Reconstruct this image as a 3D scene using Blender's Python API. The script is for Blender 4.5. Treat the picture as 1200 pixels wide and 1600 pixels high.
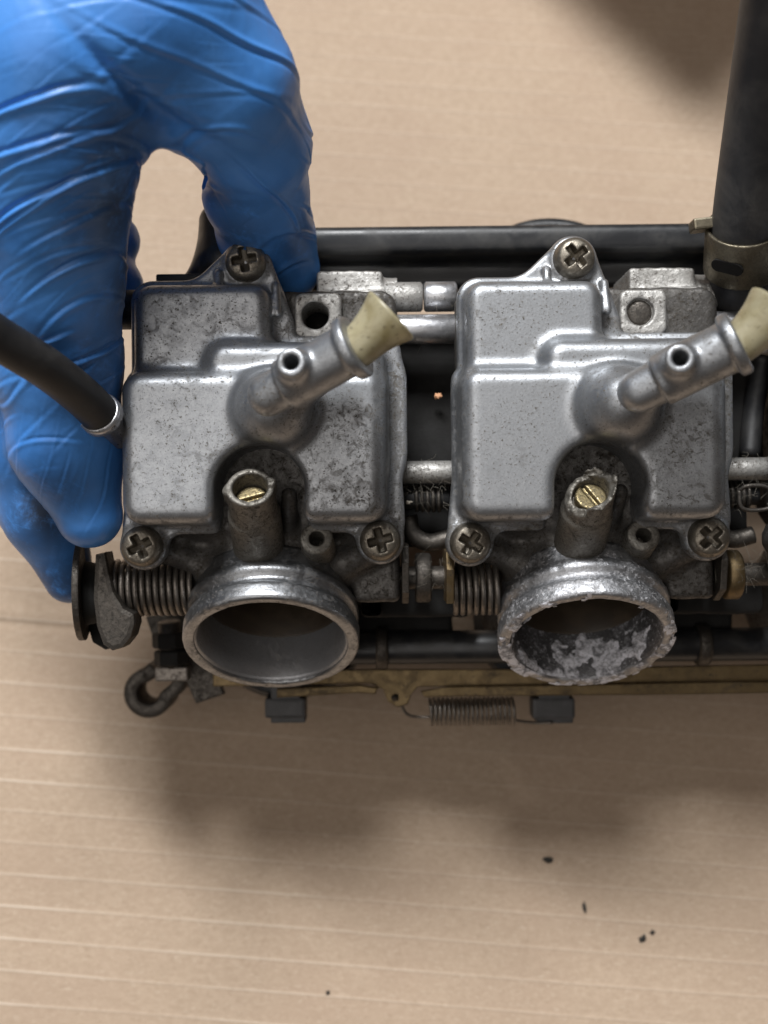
import bpy, bmesh, math, random
import numpy as np
from mathutils import Vector, Matrix

# ------------------------------------------------------------------ scene, camera, light
# all lengths below are millimetres; MM turns them into metres
MM = 0.001
CAM_H = 270.0          # camera height above the float-bowl gasket plane (h = 0)
FOC = 1833.0           # focal length in pixels of the 1200 px wide photograph
TILT = math.radians(14.0)   # the bank is held, and looked at, leaning this much from the level cardboard
RX = Matrix.Rotation(TILT, 4, 'X')
TABLE = -100.0         # top of the cardboard
scene = bpy.context.scene
for o in list(bpy.data.objects):
    bpy.data.objects.remove(o)
C = scene.collection

cam_d = bpy.data.cameras.new("camera")
cam = bpy.data.objects.new("camera", cam_d)
C.objects.link(cam)
cam.matrix_world = RX @ Matrix.Translation((0, 0, CAM_H * MM))
cam_d.sensor_fit = 'HORIZONTAL'
cam_d.sensor_width = 36
cam_d.lens = 36 * FOC / 1200
cam_d.clip_start = 0.005
cam_d.clip_end = 50
cam_d.dof.use_dof = True
cam_d.dof.focus_distance = (CAM_H - 8) * MM
cam_d.dof.aperture_fstop = 15
scene.camera = cam

world = bpy.data.worlds.new("World")
scene.world = world
world.use_nodes = True
bg = world.node_tree.nodes["Background"]
bg.inputs[0].default_value = (1.0, 0.82, 0.71, 1)
bg.inputs[1].default_value = 0.04


def area(name, loc, target, sx, sy, watts, col):
    d = bpy.data.lights.new(name, 'AREA')
    d.shape = 'RECTANGLE'
    d.size, d.size_y = sx, sy
    d.energy = watts
    d.color = col
    o = bpy.data.objects.new(name, d)
    C.objects.link(o)
    o.location = loc
    o.rotation_euler = (Vector(target) - Vector(loc)).to_track_quat('-Z', 'Y').to_euler()
    return o


# two workshop ceiling lamps beyond the top of the picture, a weaker one behind the viewer
area("ceiling_lamp", (-0.66, 1.74, 2.25), (0, 0, 0), 0.40, 0.45, 64.0, (0.98, 0.99, 1.0))
area("ceiling_lamp.001", (-0.16, 1.44, 2.40), (0, 0, 0), 0.40, 0.45, 52.0, (0.98, 0.99, 1.0))
area("ceiling_lamp.002", (-0.75, -0.60, 2.25), (0, 0, 0), 2.4, 2.0, 18.0, (1.0, 0.95, 0.90))

vs = scene.view_settings
vs.view_transform = 'Standard'
vs.look = 'None'
vs.exposure = 0.08
vs.gamma = 1.0
vs.use_curve_mapping = False
scene.cycles.use_denoising = True
scene.cycles.max_bounces = 8

random.seed(4)


# ------------------------------------------------------------------ small maths
def at(px, py, h):
    """point (mm) at height h above the gasket plane seen at a pixel of the photograph"""
    k = (CAM_H - h) / FOC
    return np.array([(px - 600) * k, (800 - py) * k, float(h)])


def on_table(px, py):
    """world point (mm) of the cardboard seen at a pixel of the photograph"""
    d = RX.to_3x3() @ Vector(((px - 600) / FOC, (800 - py) / FOC, -1.0))
    o = RX.to_3x3() @ Vector((0, 0, CAM_H))
    return np.array(o + d * ((TABLE - o.z) / d.z))


def unit(v):
    v = np.asarray(v, float)
    return v / np.linalg.norm(v)


def vnoise(p, seed=0):
    p = np.asarray(p, np.float64)
    i = np.floor(p).astype(np.int64)
    f = p - i
    f = f * f * (3 - 2 * f)

    def hsh(x, y, z):
        n = (x * 374761393 + y * 668265263 + z * 2147483647 + seed * 974711) & 0xffffffff
        n = ((n ^ (n >> 13)) * 1274126177) & 0xffffffff
        n = n ^ (n >> 16)
        return (n & 0xffff) / 65535.0
    r = 0
    for dx in (0, 1):
        wx = f[..., 0] if dx else 1 - f[..., 0]
        for dy in (0, 1):
            wy = f[..., 1] if dy else 1 - f[..., 1]
            for dz in (0, 1):
                wz = f[..., 2] if dz else 1 - f[..., 2]
                r = r + wx * wy * wz * hsh(i[..., 0] + dx, i[..., 1] + dy, i[..., 2] + dz)
    return r


def fbm(p, oct=3, seed=0):
    a, s, t = 0.5, 0, 0
    p = np.asarray(p, float)
    for k in range(oct):
        s = s + a * vnoise(p, seed + k)
        t += a
        p = p * 2.03 + 7.1
        a *= 0.5
    return s / t


# ------------------------------------------------------------------ signed-distance modelling
class Grid:
    def __init__(self, lo, hi, step):
        self.lo = np.array(lo, float)
        self.step = step
        n = np.ceil((np.array(hi, float) - self.lo) / step).astype(int) + 1
        self.n = n
        f = np.float32
        self.X = (self.lo[0] + step * np.arange(n[0])).astype(f)[:, None, None]
        self.Y = (self.lo[1] + step * np.arange(n[1])).astype(f)[None, :, None]
        self.Z = (self.lo[2] + step * np.arange(n[2])).astype(f)[None, None, :]

    def pts(self):
        s = tuple(self.n)
        return np.stack([np.broadcast_to(a, s) for a in (self.X, self.Y, self.Z)], -1)

    def rect2(self, x0, x1, y0, y1, r):
        qx = np.abs(self.X - (x0 + x1) / 2) - (x1 - x0) / 2 + r
        qy = np.abs(self.Y - (y0 + y1) / 2) - (y1 - y0) / 2 + r
        return np.minimum(np.maximum(qx, qy), 0) + np.sqrt(np.maximum(qx, 0) ** 2 + np.maximum(qy, 0) ** 2) - r

    def seg2(self, a, b, ra, rb):
        ax, ay = a
        bx, by = b[0] - ax, b[1] - ay
        px, py = self.X - ax, self.Y - ay
        t = np.clip((px * bx + py * by) / (bx * bx + by * by), 0, 1)
        return np.sqrt((px - bx * t) ** 2 + (py - by * t) ** 2) - (ra + (rb - ra) * t)

    def extrude(self, d2, z0, z1, rf):
        wx = d2 + rf
        wy = np.abs(self.Z - (z0 + z1) / 2) - (z1 - z0) / 2 + rf
        return np.minimum(np.maximum(wx, wy), 0) + np.sqrt(np.maximum(wx, 0) ** 2 + np.maximum(wy, 0) ** 2) - rf

    def block(self, x0, x1, y0, y1, z0, z1, r, rf, draft=0.0):
        d2 = self.rect2(x0, x1, y0, y1, r)
        if draft:
            d2 = d2 + draft * np.maximum(self.Z - z0, 0)
        return self.extrude(d2, z0, z1, rf)

    def cone(self, a, b, ra, rb):
        a = np.asarray(a, float)
        d = np.asarray(b, float) - a
        px, py, pz = self.X - a[0], self.Y - a[1], self.Z - a[2]
        t = np.clip((px * d[0] + py * d[1] + pz * d[2]) / float(d @ d), 0, 1)
        return np.sqrt((px - d[0] * t) ** 2 + (py - d[1] * t) ** 2 + (pz - d[2] * t) ** 2) - (ra + (rb - ra) * t)

    def cyl(self, a, b, ra, rb=None, rf=0.3):
        rb = ra if rb is None else rb
        a = np.asarray(a, float)
        d = np.asarray(b, float) - a
        L = float(np.linalg.norm(d))
        d = d / L
        px, py, pz = self.X - a[0], self.Y - a[1], self.Z - a[2]
        t = px * d[0] + py * d[1] + pz * d[2]
        rad = np.sqrt(np.maximum(px * px + py * py + pz * pz - t * t, 0))
        w1 = rad - (ra + (rb - ra) * np.clip(t / L, 0, 1)) + rf
        w2 = np.abs(t - L / 2) - L / 2 + rf
        return np.minimum(np.maximum(w1, w2), 0) + np.sqrt(np.maximum(w1, 0) ** 2 + np.maximum(w2, 0) ** 2) - rf

    def ball(self, c, r, s=(1, 1, 1)):
        return (np.sqrt(((self.X - c[0]) / s[0]) ** 2 + ((self.Y - c[1]) / s[1]) ** 2
                        + ((self.Z - c[2]) / s[2]) ** 2) - r) * min(s)


def smin(a, b, k):
    h = np.maximum(k - np.abs(a - b), 0) / k
    return np.minimum(a, b) - h * h * k * 0.25


def smax(a, b, k):
    return -smin(-a, -b, k)


def nets(g, S):
    """surface nets: vertices (mm) and quads of the zero surface"""
    S = np.ascontiguousarray(np.broadcast_to(S, tuple(g.n)), np.float32)
    ins = S < 0
    c = ins[:-1, :-1, :-1].astype(np.int8)
    for dx, dy, dz in [(1, 0, 0), (0, 1, 0), (0, 0, 1), (1, 1, 0), (1, 0, 1), (0, 1, 1), (1, 1, 1)]:
        c = c + ins[dx:ins.shape[0] - 1 + dx, dy:ins.shape[1] - 1 + dy, dz:ins.shape[2] - 1 + dz]
    act = (c > 0) & (c < 8)
    ijk = np.argwhere(act)
    vid = np.full(act.shape, -1, np.int64)
    vid[act] = np.arange(len(ijk))
    val = {}
    for dx in (0, 1):
        for dy in (0, 1):
            for dz in (0, 1):
                val[dx, dy, dz] = S[ijk[:, 0] + dx, ijk[:, 1] + dy, ijk[:, 2] + dz]
    acc = np.zeros((len(ijk), 3))
    cnt = np.zeros(len(ijk))
    for a in val:
        for ax in range(3):
            if a[ax]:
                continue
            b = list(a)
            b[ax] = 1
            va, vb = val[a], val[tuple(b)]
            m = (va < 0) != (vb < 0)
            t = np.where(m, va / np.where(m, va - vb, 1), 0)
            p = np.tile(np.array(a, float), (len(ijk), 1))
            p[:, ax] = t
            acc[m] += p[m]
            cnt[m] += 1
    V = g.lo + g.step * (ijk + acc / cnt[:, None])
    F = []
    for ax in range(3):
        u, w = (ax + 1) % 3, (ax + 2) % 3
        sl0 = [slice(None)] * 3
        sl1 = [slice(None)] * 3
        sl0[ax] = slice(0, -1)
        sl1[ax] = slice(1, None)
        A, B = ins[tuple(sl0)], ins[tuple(sl1)]
        e = np.argwhere(A != B)
        ok = (e[:, u] > 0) & (e[:, w] > 0) & (e[:, u] < act.shape[u]) & (e[:, w] < act.shape[w])
        e = e[ok]
        inside = A[e[:, 0], e[:, 1], e[:, 2]]
        q = []
        for du, dw in ((-1, -1), (0, -1), (0, 0), (-1, 0)):
            k = e.copy()
            k[:, u] += du
            k[:, w] += dw
            q.append(vid[k[:, 0], k[:, 1], k[:, 2]])
        q = np.stack(q, 1)
        q[~inside] = q[~inside][:, ::-1]
        F.append(q)
    F = np.concatenate(F)
    F = F[(F >= 0).all(1)]
    return V, F


def relax(V, F, it=1, f=0.5):
    e = np.concatenate([F[:, [0, 1]], F[:, [1, 2]], F[:, [2, 3]], F[:, [3, 0]]])
    i, j = np.concatenate([e[:, 0], e[:, 1]]), np.concatenate([e[:, 1], e[:, 0]])
    n = np.maximum(np.bincount(i, minlength=len(V)), 1)[:, None]
    for _ in range(it):
        s = np.stack([np.bincount(i, V[j, k], len(V)) for k in range(3)], 1)
        V = V + f * (s / n - V)
    return V


def vnormals(V, F):
    fn = np.cross(V[F[:, 2]] - V[F[:, 0]], V[F[:, 3]] - V[F[:, 1]])
    N = np.stack([sum(np.bincount(F[:, k], fn[:, c], len(V)) for k in range(4)) for c in range(3)], 1)
    return N / np.maximum(np.linalg.norm(N, axis=1), 1e-9)[:, None]


# ------------------------------------------------------------------ objects
WLOC = {}


def mesh_np(name, V, F, smooth=True):
    me = bpy.data.meshes.new(name)
    V = np.asarray(V, float) * MM
    if isinstance(F, np.ndarray):
        nF, k = F.shape
        me.vertices.add(len(V))
        me.vertices.foreach_set("co", V.astype(np.float32).ravel())
        me.loops.add(nF * k)
        me.loops.foreach_set("vertex_index", F.astype(np.int32).ravel())
        me.polygons.add(nF)
        me.polygons.foreach_set("loop_start", np.arange(0, nF * k, k, dtype=np.int32))
        me.polygons.foreach_set("loop_total", np.full(nF, k, np.int32))
        me.update(calc_edges=True)
    else:
        me.from_pydata([tuple(v) for v in V], [], [tuple(int(i) for i in f) for f in F])
        me.update()
    me.polygons.foreach_set("use_smooth", np.full(len(me.polygons), smooth))
    return me


def link(name, me, mat, parent=None, loc=(0, 0, 0), rot=(0, 0, 0)):
    """loc: world position in mm of the object's own origin"""
    if mat is not None and len(me.materials) == 0:
        me.materials.append(mat)
    o = bpy.data.objects.new(name, me)
    C.objects.link(o)
    loc = np.asarray(loc, float)
    WLOC[o.name] = loc
    base = np.zeros(3)
    if parent is not None:
        o.parent = parent
        base = WLOC[parent.name]
    o.location = Vector((loc - base) * MM)
    o.rotation_euler = rot
    return o


def empty(name, loc):
    o = bpy.data.objects.new(name, None)
    C.objects.link(o)
    WLOC[o.name] = np.asarray(loc, float)
    o.location = Vector(np.asarray(loc, float) * MM)
    o.empty_display_size = 0.01
    return o


def part(name, VF, mat, parent, origin, smooth=True):
    """mesh given in world mm, stored about origin"""
    V, F = VF
    origin = np.asarray(origin, float)
    return link(name, mesh_np(name, np.asarray(V) - origin, F, smooth), mat, parent, origin)


def tag(o, label, cat=None, group=None, kind=None):
    if label:
        o["label"] = label
    if cat:
        o["category"] = cat
    if group:
        o["group"] = group
    if kind:
        o["kind"] = kind
    return o


def frame(axis):
    a = unit(axis)
    t = np.array([0, 0, 1.0]) if abs(a[2]) < 0.9 else np.array([1.0, 0, 0])
    u = unit(np.cross(t, a))
    return a, u, np.cross(a, u)


def lathe(profile, c, axis, seg=64, closed=False):
    a, u, w = frame(axis)
    c = np.asarray(c, float)
    V = []
    for s, r in profile:
        for k in range(seg):
            t = 2 * math.pi * k / seg
            V.append(c + a * s + r * (u * math.cos(t) + w * math.sin(t)))
    F = []
    n = len(profile)
    for i in range(n if closed else n - 1):
        j = (i + 1) % n
        for k in range(seg):
            m = (k + 1) % seg
            F.append((i * seg + k, i * seg + m, j * seg + m, j * seg + k))
    return np.array(V), np.array(F)


def smooth_path(P, per=8):
    P = [np.asarray(p, float) for p in P]
    P = [2 * P[0] - P[1]] + P + [2 * P[-1] - P[-2]]
    out = []
    for i in range(1, len(P) - 2):
        for k in range(per):
            t = k / per
            a, b, c, d = P[i - 1], P[i], P[i + 1], P[i + 2]
            out.append(0.5 * (2 * b + (c - a) * t + (2 * a - 5 * b + 4 * c - d) * t * t + (3 * b - a - 3 * c + d) * t ** 3))
    out.append(P[-2])
    return out


def sweep(P, r, seg=12, prof=None, cap=True):
    """tube (or any closed 2D profile) along a path"""
    P = [np.asarray(p, float) for p in P]
    n = len(P)
    T = [unit(P[min(i + 1, n - 1)] - P[max(i - 1, 0)]) for i in range(n)]
    _, u, w = frame(T[0])
    V = []
    R = r if hasattr(r, '__len__') else [r] * n
    if prof is None:
        prof = [(math.cos(2 * math.pi * k / seg), math.sin(2 * math.pi * k / seg)) for k in range(seg)]
    seg = len(prof)
    for i in range(n):
        u = unit(u - T[i] * (u @ T[i]))
        w = np.cross(T[i], u)
        for (a, b) in prof:
            V.append(P[i] + R[i] * (a * u + b * w))
    F = [(i * seg + k, i * seg + (k + 1) % seg, (i + 1) * seg + (k + 1) % seg, (i + 1) * seg + k)
         for i in range(n - 1) for k in range(seg)]
    if cap:
        F.append(tuple(range(seg))[::-1])
        F.append(tuple((n - 1) * seg + k for k in range(seg)))
    return np.array(V), F


def box(c, half, bevel=0.6, rot=(0, 0, 0), seg=2):
    bm = bmesh.new()
    bmesh.ops.create_cube(bm, size=2)
    for v in bm.verts:
        v.co = Vector((v.co.x * half[0], v.co.y * half[1], v.co.z * half[2]))
    if bevel:
        bmesh.ops.bevel(bm, geom=list(bm.edges), offset=bevel, segments=seg, affect='EDGES', profile=0.6)
    from mathutils import Euler
    M = Euler(rot).to_matrix()
    V = np.array([list(M @ v.co) for v in bm.verts]) + np.asarray(c, float)
    bm.verts.index_update()
    F = [tuple(v.index for v in f.verts) for f in bm.faces]
    bm.free()
    return V, F


def prism(pts, h0, h1, bevel=0.5):
    """outline (x, y) extruded from h0 to h1 with bevelled rims"""
    bm = bmesh.new()
    vs_ = [bm.verts.new((p[0], p[1], h0)) for p in pts]
    f = bm.faces.new(vs_)
    r = bmesh.ops.extrude_face_region(bm, geom=[f])
    top = [e for e in r['geom'] if isinstance(e, bmesh.types.BMVert)]
    for v in top:
        v.co.z = h1
    bmesh.ops.recalc_face_normals(bm, faces=list(bm.faces))
    if bevel:
        ed = [e for e in bm.edges if abs(e.verts[0].co.z - e.verts[1].co.z) < 1e-6]
        bmesh.ops.bevel(bm, geom=ed, offset=bevel, segments=2, affect='EDGES', profile=0.6)
    bm.verts.index_update()
    V = np.array([list(v.co) for v in bm.verts])
    F = [tuple(v.index for v in f.verts) for f in bm.faces]
    bm.free()
    return V, F


def helix(a, b, r, turns, wire, per=18, seg=7, phase=0.0):
    a, b = np.asarray(a, float), np.asarray(b, float)
    d, u, w = frame(b - a)
    n = int(turns * per)
    P = [a + (b - a) * i / n + r * (u * math.cos(phase + 2 * math.pi * i / per) + w * math.sin(phase + 2 * math.pi * i / per))
         for i in range(n + 1)]
    return sweep(P, wire, seg)


def join(*vfs):
    V, F, o = [], [], 0
    for v, f in vfs:
        V.append(v)
        F += [tuple(int(i) + o for i in q) for q in f]
        o += len(v)
    return np.concatenate(V), F


# ------------------------------------------------------------------ materials
class NT:
    def __init__(self, name):
        self.m = bpy.data.materials.new(name)
        self.m.use_nodes = True
        self.t = self.m.node_tree
        self.b = self.t.nodes["Principled BSDF"]
        self.tc = self.t.nodes.new("ShaderNodeTexCoord")
        self.oi = None

    def n(self, typ, **kw):
        x = self.t.nodes.new(typ)
        for k, v in kw.items():
            setattr(x, k, v)
        return x

    def set(self, node, sock, v):
        if isinstance(v, bpy.types.NodeSocket):
            self.t.links.new(v, node.inputs[sock])
        elif isinstance(v, tuple) and len(v) == 3 and node.inputs[sock].type == 'RGBA':
            node.inputs[sock].default_value = (*v, 1)
        else:
            node.inputs[sock].default_value = v

    def coord(self, scale=(1, 1, 1), seed=0.0):
        mp = self.n("ShaderNodeMapping")
        self.t.links.new(self.tc.outputs["Object"], mp.inputs[0])
        mp.inputs["Scale"].default_value = tuple(1000.0 * s for s in scale)   # 1 = one millimetre
        if self.oi is None:
            self.oi = self.n("ShaderNodeObjectInfo")
        ml = self.n("ShaderNodeVectorMath", operation='SCALE')
        ml.inputs[0].default_value = (37.0, 91.0, 53.0)
        self.t.links.new(self.oi.outputs["Random"], ml.inputs["Scale"])
        ad = self.n("ShaderNodeVectorMath", operation='ADD')
        self.t.links.new(ml.outputs[0], ad.inputs[0])
        ad.inputs[1].default_value = (seed, seed * 1.7, seed * 0.6)
        self.t.links.new(ad.outputs[0], mp.inputs["Location"])
        return mp.outputs[0]

    def noise(self, size, detail=4, rough=0.55, dist=0.0, scale=(1, 1, 1), seed=0.0):
        x = self.n("ShaderNodeTexNoise")
        self.t.links.new(self.coord(scale, seed), x.inputs["Vector"])
        x.inputs["Scale"].default_value = 1.0 / size
        x.inputs["Detail"].default_value = detail
        x.inputs["Roughness"].default_value = rough
        x.inputs["Distortion"].default_value = dist
        return x.outputs[0]

    def ramp(self, v, lo, hi, a=0.0, b=1.0):
        x = self.n("ShaderNodeMapRange")
        x.interpolation_type = 'SMOOTHSTEP'
        self.set(x, 0, v)
        for i, q in enumerate((lo, hi, a, b)):
            x.inputs[1 + i].default_value = q
        return x.outputs[0]

    def math(self, op, a, b=0.0):
        x = self.n("ShaderNodeMath", operation=op)
        x.use_clamp = op in ('ADD', 'MULTIPLY')
        self.set(x, 0, a)
        self.set(x, 1, b)
        return x.outputs[0]

    def mix(self, f, a, b):
        x = self.n("ShaderNodeMix", data_type='RGBA')
        self.set(x, 0, f)
        self.set(x, 6, a)
        self.set(x, 7, b)
        return x.outputs[2]

    def bump(self, h, strength=0.3, dist=0.2, prev=None):
        x = self.n("ShaderNodeBump")
        x.inputs["Strength"].default_value = strength
        x.inputs["Distance"].default_value = dist * MM
        self.set(x, "Height", h)
        if prev is not None:
            self.t.links.new(prev, x.inputs["Normal"])
        return x.outputs[0]

    def out(self, col=None, rough=None, metal=None, normal=None, **kw):
        for k, v in (("Base Color", col), ("Roughness", rough), ("Metallic", metal), ("Normal", normal)):
            if v is not None:
                self.set(self.b, k, v)
        for k, v in kw.items():
            self.set(self.b, k.replace("_", " "), v)
        return self.m


def metal(name, c1, c2, dirt, amount, rough=(0.35, 0.55), met=0.9, speck=1.1, patch=9.0, bump=0.35, dirt2=None, grime=False):
    """cast or machined metal with specks and patches of dirt; amount 0..1"""
    t = NT(name)
    big = t.noise(patch, 4, 0.6, 0.4)
    mid = t.noise(patch * 0.28, 5, 0.65, 0.8, seed=3.1)
    fine = t.noise(speck, 5, 0.7, 0.3, seed=5.7)
    grain = t.noise(0.55, 3, 0.6, seed=9.3)
    base = t.mix(t.math('ADD', t.math('MULTIPLY', t.ramp(mid, 0.25, 0.75), 0.55), t.math('MULTIPLY', t.ramp(grain, 0.3, 0.7), 0.45)), c1, c2)
    pit = t.noise(speck * 0.55, 4, 0.7, 0.2, seed=12.5)
    sp = t.ramp(fine, 0.635 - 0.13 * amount, 0.665 - 0.10 * amount)
    sp2 = t.ramp(pit, 0.66 - 0.10 * amount, 0.69 - 0.08 * amount)
    zone = t.ramp(big, 0.56 - 0.26 * amount, 0.70 - 0.2 * amount)
    film = t.math('MULTIPLY', t.ramp(mid, 0.45, 0.68), zone)
    m1 = t.math('MULTIPLY', t.math('MAXIMUM', sp, sp2), t.ramp(big, 0.40 - 0.25 * amount, 0.58, 0.25))
    mask = t.math('ADD', m1, t.math('MULTIPLY', film, (0.22 if grime else 0.35) + 0.6 * amount))
    if grime:      # oily dirt left in patches (mesh attribute)
        ga = t.n("ShaderNodeAttribute", attribute_name="grime")
        gn = t.noise(2.4, 6, 0.75, 0.8, seed=21.0)
        gs = t.ramp(t.math('ADD', gn, t.math('MULTIPLY', t.math('SUBTRACT', ga.outputs["Fac"], 0.5), 0.5)), 0.50, 0.62)
        mask = t.math('ADD', mask, t.math('MULTIPLY', t.math('MULTIPLY', gs, t.ramp(ga.outputs["Fac"], 0.05, 0.45)), 0.62))
    d = t.mix(t.ramp(grain, 0.35, 0.65), dirt, dirt2 or tuple(min(1, x * 1.9) for x in dirt))
    col = t.mix(mask, base, d)
    rgh = t.math('ADD', t.ramp(mid, 0.3, 0.7, rough[0], rough[1]), t.math('MULTIPLY', mask, 0.3))
    mt = t.math('MULTIPLY', t.math('SUBTRACT', 1.0, t.math('MULTIPLY', mask, 0.9)), met)
    nb = t.bump(grain, bump * 0.5, 0.12)
    nb = t.bump(fine, bump, 0.22, nb)
    return t.out(col, rgh, mt, nb)


M = {}
M['bowl'] = metal('cast_aluminium', (0.41, 0.425, 0.445), (0.30, 0.31, 0.325), (0.04, 0.034, 0.027), 0.43, (0.38, 0.46), 0.88, 0.58, 10.0, 0.2, (0.11, 0.095, 0.075), True)
M['alu_bright'] = metal('bright_aluminium', (0.62, 0.63, 0.65), (0.48, 0.48, 0.50), (0.05, 0.045, 0.04), 0.3, (0.28, 0.44), 0.92)
M['alu_block'] = metal('weathered_aluminium', (0.50, 0.49, 0.47), (0.36, 0.35, 0.33), (0.05, 0.042, 0.035), 0.5, (0.42, 0.6), 0.7, 0.8, 6, 0.7)
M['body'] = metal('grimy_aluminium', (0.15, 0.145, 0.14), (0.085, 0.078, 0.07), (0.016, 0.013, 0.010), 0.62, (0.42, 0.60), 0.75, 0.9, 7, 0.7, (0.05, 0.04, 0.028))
M['tower'] = metal('grimy_tower_aluminium', (0.24, 0.225, 0.20), (0.14, 0.13, 0.112), (0.03, 0.025, 0.018), 0.55, (0.42, 0.6), 0.7, 0.8, 5, 0.7)
M['spigot'] = metal('machined_spigot', (0.36, 0.37, 0.385), (0.25, 0.255, 0.265), (0.07, 0.06, 0.05), 0.3, (0.28, 0.45), 0.95, 0.8, 7, 0.3)
M['spigot_corroded'] = metal('corroded_spigot', (0.46, 0.47, 0.49), (0.27, 0.27, 0.28), (0.10, 0.09, 0.08), 0.55, (0.30, 0.5), 0.9, 0.9, 5, 0.6, (0.52, 0.52, 0.54))
M['bore'] = metal('bored_aluminium', (0.42, 0.425, 0.44), (0.33, 0.335, 0.35), (0.12, 0.11, 0.10), 0.3, (0.36, 0.46), 0.7, 0.5, 8, 0.12)
M['bore_dark'] = metal('stained_bore', (0.17, 0.17, 0.175), (0.09, 0.088, 0.09), (0.30, 0.30, 0.32), 0.5, (0.45, 0.6), 0.6, 0.9, 6, 0.6, (0.62, 0.62, 0.66))
M['screw'] = metal('old_screw_steel', (0.30, 0.27, 0.225), (0.18, 0.16, 0.13), (0.05, 0.04, 0.03), 0.42, (0.34, 0.52), 0.9, 0.7, 3.5, 0.45)
M['brass'] = metal('old_brass', (0.33, 0.27, 0.15), (0.20, 0.16, 0.085), (0.045, 0.036, 0.02), 0.6, (0.28, 0.45), 0.95, 0.6, 2.5, 0.4)
M['gilt'] = metal('dull_gold_plate', (0.20, 0.145, 0.075), (0.14, 0.10, 0.052), (0.035, 0.026, 0.018), 0.3, (0.4, 0.5), 0.85, 0.9, 16, 0.15)
M['steel'] = metal('dark_steel', (0.12, 0.108, 0.095), (0.07, 0.062, 0.054), (0.018, 0.015, 0.012), 0.45, (0.4, 0.6), 0.85, 0.7, 5, 0.5)
M['spring'] = metal('spring_steel', (0.26, 0.235, 0.21), (0.17, 0.15, 0.13), (0.04, 0.033, 0.026), 0.3, (0.32, 0.5), 0.9, 0.7, 4, 0.4)
M['zinc'] = metal('clamp_zinc', (0.24, 0.21, 0.155), (0.16, 0.14, 0.10), (0.04, 0.032, 0.024), 0.4, (0.36, 0.5), 0.9, 0.8, 5, 0.3)


def rubber(name, col, rough, size=1.0, b=0.2, col2=None):
    t = NT(name)
    f = t.noise(size, 4, 0.6)
    p = t.noise(size * 9, 4, 0.6, 0.5, seed=2.0)
    return t.out(t.mix(t.ramp(p, 0.4, 0.75), col, col2 or tuple(x * 1.7 for x in col)), t.ramp(p, 0.3, 0.7, rough - 0.06, rough + 0.1), 0.0,
                 t.bump(f, b, 0.12))


M['rubber'] = rubber('black_rubber', (0.013, 0.013, 0.014), 0.5, 1.0, 0.3, (0.032, 0.031, 0.03))
M['hose'] = rubber('vent_hose_rubber', (0.030, 0.031, 0.035), 0.52, 1.6, 0.8, (0.085, 0.083, 0.08))
M['plastic'] = rubber('black_plastic', (0.014, 0.015, 0.017), 0.38, 0.7, 0.15, (0.035, 0.034, 0.033))
M['clip'] = rubber('grey_black_plastic', (0.05, 0.05, 0.052), 0.5, 0.7, 0.3)
M['dark'] = rubber('black_grime_and_shade', (0.006, 0.0055, 0.005), 0.85, 0.9, 0.6)  # near-black parts; also stands in for shade in holes and gaps

t = NT('yellowed_plastic')
p = t.noise(6, 4, 0.6, 0.5)
f = t.noise(1.0, 4, 0.6, seed=4.0)
c = t.mix(t.ramp(p, 0.35, 0.7), (0.52, 0.47, 0.31), (0.34, 0.285, 0.15))
c = t.mix(t.math('MULTIPLY', t.ramp(f, 0.60, 0.70), 0.7), c, (0.12, 0.09, 0.05))
M['nylon'] = t.out(c, 0.36, 0.0, t.bump(f, 0.15, 0.1), Transmission_Weight=0.35, Subsurface_Weight=0.3, Subsurface_Scale=0.0015, Subsurface_Radius=(1.0, 0.9, 0.7))

t = NT('white_corrosion')
f = t.noise(0.9, 6, 0.7, 0.6)
p = t.noise(3.0, 5, 0.65, 0.6, seed=3.0)
c = t.mix(t.ramp(t.math('ADD', t.math('MULTIPLY', p, 0.6), t.math('MULTIPLY', f, 0.4)), 0.40, 0.56), (0.22, 0.22, 0.235), (0.84, 0.84, 0.90))
M['throat_shade'] = rubber('brown_throat_shade', (0.035, 0.024, 0.014), 0.55, 0.8, 0.3)  # dark brown, with the throat's shade put into the colour
M['crust'] = t.out(c, 0.85, 0.0, t.bump(f, 0.9, 0.4))

t = NT('blue_nitrile')
p = t.noise(26, 4, 0.6, 0.6)
f = t.noise(0.8, 3, 0.6, seed=2.0)
g2 = t.noise(7, 6, 0.7, 1.0, seed=6.0)
g3 = t.noise(2.2, 5, 0.7, 0.6, seed=8.0)
c = t.mix(t.ramp(p, 0.35, 0.65), (0.062, 0.255, 0.71), (0.085, 0.305, 0.79))
# grease from handling: a painted-on attribute gives where the glove touched dirty parts
at_ = t.n("ShaderNodeAttribute", attribute_name="grease")
grease = t.math('MULTIPLY', at_.outputs["Fac"], t.ramp(t.math('ADD', t.math('MULTIPLY', g2, 0.65), t.math('MULTIPLY', g3, 0.35)), 0.27, 0.52))
c = t.mix(t.math('MULTIPLY', grease, 0.92), c, (0.020, 0.024, 0.032))
fold = t.noise(4.0, 3, 0.5, 0.8, (1, 0.35, 1), seed=11.0)
nb = t.bump(f, 0.10, 0.10)
nb = t.bump(fold, 0.25, 0.5, nb)
M['glove'] = t.out(c, t.ramp(p, 0.3, 0.7, 0.36, 0.46), 0.0, nb)

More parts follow.
